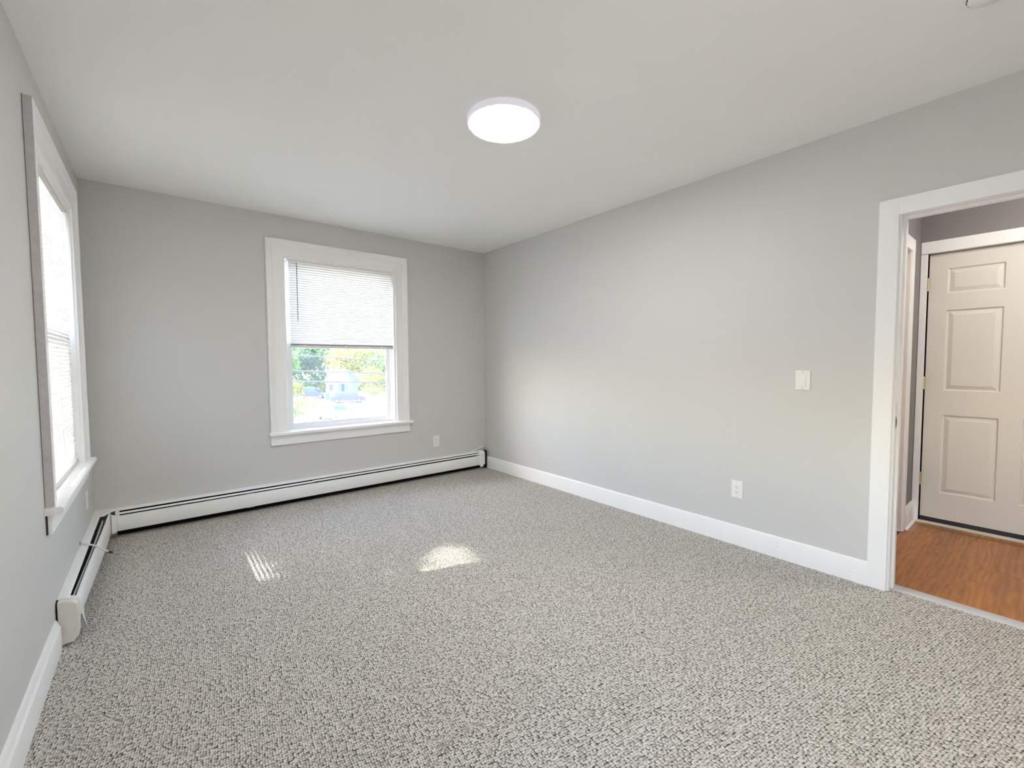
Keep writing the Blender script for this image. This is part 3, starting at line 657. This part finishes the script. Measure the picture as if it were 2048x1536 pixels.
tag(box((-120, -60, GZ-0.5), (160, 220, GZ)).done('ground', M_GROUND), 'bright sunlit driveway and street outside', kind='structure')
tag(box((10, 86, GZ-0.02), (110, 200, GZ+0.03)).done('lawn', M_LAWN), 'lawn behind the small white house', kind='structure')

def foliage(blobs, n, size, rng, keep=None):
    vs_, fs = [], []
    wt = [b[1][0]*b[1][1]*b[1][2] for b in blobs]; tot = sum(wt)
    for (c, r), wgt in zip(blobs, wt):
        for _ in range(int(n*wgt/tot)):
            while True:
                p = Vector((rng.uniform(-1, 1), rng.uniform(-1, 1), rng.uniform(-1, 1)))
                if 0.2 < p.length < 1: break
            p = p * (0.55+0.45*rng.random())/max(p.length, .3)*p.length**0.5
            q = Vector((c[0]+p.x*r[0], c[1]+p.y*r[1], c[2]+p.z*r[2]))
            if keep and not keep(q): continue
            nrm = Vector((rng.gauss(0, 1), rng.gauss(0, 1), rng.gauss(0.4, 1))).normalized()
            a = nrm.orthogonal().normalized(); bb = nrm.cross(a); th_ = rng.uniform(0, 6.28)
            a, bb = a*math.cos(th_)+bb*math.sin(th_), bb*math.cos(th_)-a*math.sin(th_)
            s = size*rng.uniform(0.6, 1.2); i = len(vs_)
            vs_ += [q-a*s, q-bb*s*0.5, q+a*s, q+bb*s*0.5]; fs.append((i, i+1, i+2, i+3))
    me = bpy.data.meshes.new('foliage'); me.from_pydata([tuple(v) for v in vs_], [], fs)
    return me
def tree(x, y, h, r, label, mi, n=1500, size=0.45, seed=0, group=None, keep=None, blobs=None, name='tree', stem=True):
    rng = random.Random(seed)
    root = empty(name, (x, y, GZ), label, 'tree' if name == 'tree' else 'shrub', group)
    if blobs is None:
        blobs = [((x, y, GZ+h*0.62), (r, r, h*0.36))]
        for k in range(6):
            a = rng.uniform(0, 6.28); rr = r*0.55
            blobs.append(((x+rr*math.cos(a), y+rr*math.sin(a), GZ+h*rng.uniform(0.35, 0.8)), (r*0.55, r*0.55, h*0.2)))
        if name == 'tree':
            for k in range(5):
                a = rng.uniform(0, 6.28); rr = r*0.75
                blobs.append(((x+rr*math.cos(a), y+rr*math.sin(a), GZ+h*0.13), (r*0.55, r*0.55, h*0.17)))
    me = foliage(blobs, n, size, rng, keep)
    f = link('foliage', me, M_LEAF[mi], root); f['kind'] = 'stuff'
    if stem:
        top = h*0.55
        MB().tube([(x, y, GZ), (x+0.1, y, GZ+top*0.5), (x, y+0.1, GZ+top)], [0.035*h**0.9, 0.026*h**0.9, 0.012*h], 8).done('trunk', M_BARK, root, smooth=True)
    return root
# back-window trees (beyond the driveway)
TG = 'trees behind the small white house'
tree(14.5, 84, 9.2, 6.0, 'broad mid green tree left of the small white house', 0, 2600, 0.50, 1)
tree(21.5, 92, 10.5, 6.0, 'tall blue green tree behind the chimney of the small white house', 2, 2600, 0.55, 2)
tree(28.5, 84, 9.6, 5.0, 'yellow green tree right behind the small white house', 1, 2600, 0.42, 3)
tree(34.5, 80, 9.8, 5.5, 'mid green tree at the right edge of the back window view', 0, 2200, 0.5, 4)
tree(40.5, 74, 9.0, 5.0, 'yellow green tree farthest right beyond the driveway', 1, 1800, 0.45, 5)
tree(6.0, 88, 9.0, 6.5, 'blue green tree farthest left beyond the driveway', 2, 1800, 0.5, 6)
tree(27.6, 71, 5.2, 2.2, 'low yellow green tree beside the right wall of the small house', 1, 900, 0.28, 8)
tree(15.3, 69.4, 3.0, 1.4, 'round bush in front of the parked dark van', 1, 500, 0.22, 9, name='bush', stem=False)
tree(9.4, 41.0, 2.6, 2.2, 'large leafy bush at the lower left corner of the window view', 0, 900, 0.16, 10, name='bush', stem=False)
tree(24.8, 64.0, 1.6, 1.1, 'small green bush right of the dark parked car', 0, 300, 0.16, 11, name='bush', stem=False)

# tree added to block sun at the left window, gaps aimed at carpet patches
SUN_GAPS = ((3.19, 0.675, 0.20, 0.050), (2.72, 1.27, 0.07, 0.02), (2.77, 1.44, 0.08, 0.03), (2.84, 1.56, 0.14, 0.07), (3.345, 1.47, 0.10, -0.048))
def keep_leaf(q):
    t = (XL-q.x)/SUN_DIR.x
    y, z = q.y+SUN_DIR.y*t, q.z+SUN_DIR.z*t
    for (gy, gz, ry, rz) in SUN_GAPS:
        if ((y-gy)/(ry+0.07))**2+((z-gz)/(rz+0.07))**2 < 1: return False
    return True
tc_ = Vector((XL, 3.15, 1.40))-SUN_DIR*9.0 + Vector((0.6, 0.5, 0))
tree(tc_.x, tc_.y, 11.0, 3.0, 'leafy tree added outside the left wall window to shape its sunlight', 0, 26000, 0.11, 12, keep=keep_leaf,
     blobs=[(tuple(tc_), (3.1, 3.1, 2.5)), (tuple(tc_+Vector((0.8, 0.9, 0.3))), (2.4, 2.4, 2.0))])

# small white house across the driveway
hc = Vector((20.6, 66.5, GZ)); ang = math.radians(-39)
ca, sa = math.cos(ang), math.sin(ang)
HX = lambda u, d, z: (hc.x+u*ca-d*sa, hc.y+u*sa+d*ca, GZ+z)     # u along the front, d away from the viewer
house = empty('small_house', HX(0, 0, 0), 'small white house with pale hipped roof and brick chimney across the driveway', 'house')
hw, hd, hh, hr = 1.75, 3.6, 2.75, 4.45
box((-hw, 0, 0), (hw, hd, hh), HX).done('wall', M_SIDING, house)
b = MB(HX); e_ = 0.25
rg = [(-hw-e_, -e_, hh), (hw+e_, -e_, hh), (hw+e_, hd+e_, hh), (-hw-e_, hd+e_, hh)]; tp = [(-0.75, 1.3, hr), (0.75, 1.3, hr), (0.75, hd-1.3, hr), (-0.75, hd-1.3, hr)]
b.loft([[(p[0], p[1], p[2]-0.15) for p in rg], rg, tp]); b.done('roof', M_ROOF, house)
box((-0.75, 1.6, hr-0.4), (-0.25, 2.1, hr+0.45), HX).done('chimney', M_BRICK, house)
wn = box((0.0, -0.05, 0.75), (1.55, 0.0, 2.35), HX).done('window', M_SIDING, house)
for k in range(3): box((0.06+k*0.5, -0.07, 0.82), (0.50+k*0.5, -0.05, 2.28), HX).done('pane', M_HGLASS if k != 1 else M_SHUT, wn)
wn = box((-1.25, -0.05, 1.35), (-0.75, 0.0, 2.25), HX).done('window', M_SIDING, house)
for k in range(3):
    for j in (0, 1): box((-1.22+j*0.25, -0.07, 1.40+k*0.28), (-1.02+j*0.25, -0.05, 1.62+k*0.28), HX).done('pane', M_SHUT, wn)

def car(cx, cy_, heading, paint, label, van=False, s=1.0):
    c, s_ = math.cos(heading), math.sin(heading)
    X = lambda u, v, z: (cx+(u*c-v*s_)*s, cy_+(u*s_+v*c)*s, GZ+z*s)
    root = empty('van' if van else 'car', X(0, 0, 0), label, 'car')
    hgt = 1.75 if van else 1.48
    low = [(-2.2, 0.30), (-2.25, 0.62), (-2.15, 0.92), (-1.0, 0.97), (0.9, 0.95), (2.0, 0.80), (2.25, 0.60), (2.2, 0.30)]
    b = MB(X); b.loft([[(u, v*(0.97 if abs(v) > .8 else 1), z) for u, z in low] for v in (-0.88, -0.85, 0.85, 0.88)])
    cab = [(-2.1, 0.92), (-1.85, hgt-0.08), (-1.5, hgt), (0.2, hgt-0.02), (0.45, hgt-0.08), (1.15, 0.93)]
    rings = []
    for v, k in ((-0.84, 0), (-0.70, 1), (0.70, 1), (0.84, 0)):
        rings.append([(u, v, z if k else 0.92+(z-0.92)*0.0) for u, z in cab])
    b.loft(rings); b.done('body', paint, root, smooth=True)
    for sd_ in (-1, 1):
        for (a0, a1) in ((-1.75, -0.95), (-0.88, -0.12), (-0.05, 0.72)):
            b = MB(X); zl, zh = 0.99, hgt-0.16
            def vv(z): return sd_*(0.842-(z-0.92)/(hgt-0.92)*0.14+0.006)
            t1 = 0.28 if a1 > 0.5 else 0
            b.face([b.v(p) for p in ((a0, vv(zl), zl), (a1, vv(zl), zl), (a1-t1, vv(zh), zh), (a0+(0.12 if a0 < -1.5 else 0), vv(zh), zh))])
            b.done('side_window', M_HGLASS, root)
    b = MB(X); b.face([b.v(p) for p in ((1.12, -0.66, 1.0), (1.12, 0.66, 1.0), (0.54, 0.6, hgt-0.12), (0.54, -0.6, hgt-0.12))]); b.done('windscreen', M_HGLASS, root)
    for u in (-1.38, 1.38):
        for v in (-0.80, 0.80):
            b = MB(X); b.lathe((u, v, 0.33), [(0.20, -0.11), (0.33, -0.09), (0.33, 0.09), (0.20, 0.11)], 20, axis=1); wh = b.done('wheel', M_TYRE, root, smooth=True)
            b = MB(X); b.lathe((u, v, 0.33), [(0.19, -0.115), (0.19, 0.115)], 16, axis=1); b.done('hub_cap', M_STEEL, wh)
    return root
car(20.1, 60.4, math.radians(-20), M_CARDARK, 'dark parked car in front of the small white house')
car(18.2, 71.0, math.radians(-30), M_CARDARK, 'dark van parked left of the small white house', van=True)
car(12.9, 42.6, math.radians(-75), M_CARWHITE, 'white car parked nearest in the sunlit driveway')
bn = empty('rubbish_bin', (18.95, 66.2, GZ), 'teal wheeled bin beside the small white house', 'bin')
b = MB(); b.loft([[(18.95+sx*q, 66.2+sy_*q, GZ+z) for sx, sy_ in ((-1, -1), (1, -1), (1, 1), (-1, 1))] for q, z in ((0.26, 0.05), (0.34, 0.95))]); b.done('body', M_TEAL, bn)
b = MB(); b.loft([[(18.95+sx*q, 66.2+sy_*q, GZ+z) for sx, sy_ in ((-1, -1), (1, -1), (1, 1), (-1, 1))] for q, z in ((0.37, 0.95), (0.37, 1.0), (0.2, 1.08))]); b.done('lid', M_TEAL, bn)
for dv in (-0.2, 0.2): MB().lathe((18.95+dv, 66.5, GZ+0.1), [(0.1, -0.03), (0.1, 0.03)], 12, axis=0).done('wheel', M_TYRE, bn)
for (a, c, lb) in (((3.34, 15.34, 1.49), (5.66, 13.45, 1.28), 'topmost of the three overhead wires outside the back window'),
                   ((3.33, 15.32, 0.99), (5.65, 13.44, 0.88), 'middle one of the three overhead wires outside the back window'),
                   ((3.34, 15.29, 0.66), (5.64, 13.43, 0.59), 'lowest of the three overhead wires outside the back window')):
    a, c = Vector(a), Vector(c); d = c-a
    pts = [a+d*t + Vector((0, 0, 0.004*(t-0.5)**2)) for t in (-6, -4, -2, -1, 0, 0.5, 1, 2, 4, 6)]
    tag(MB().tube(pts, 0.022, 6).done('overhead_wire', M_WIRE, smooth=True), lb, 'wire', 'overhead wires')
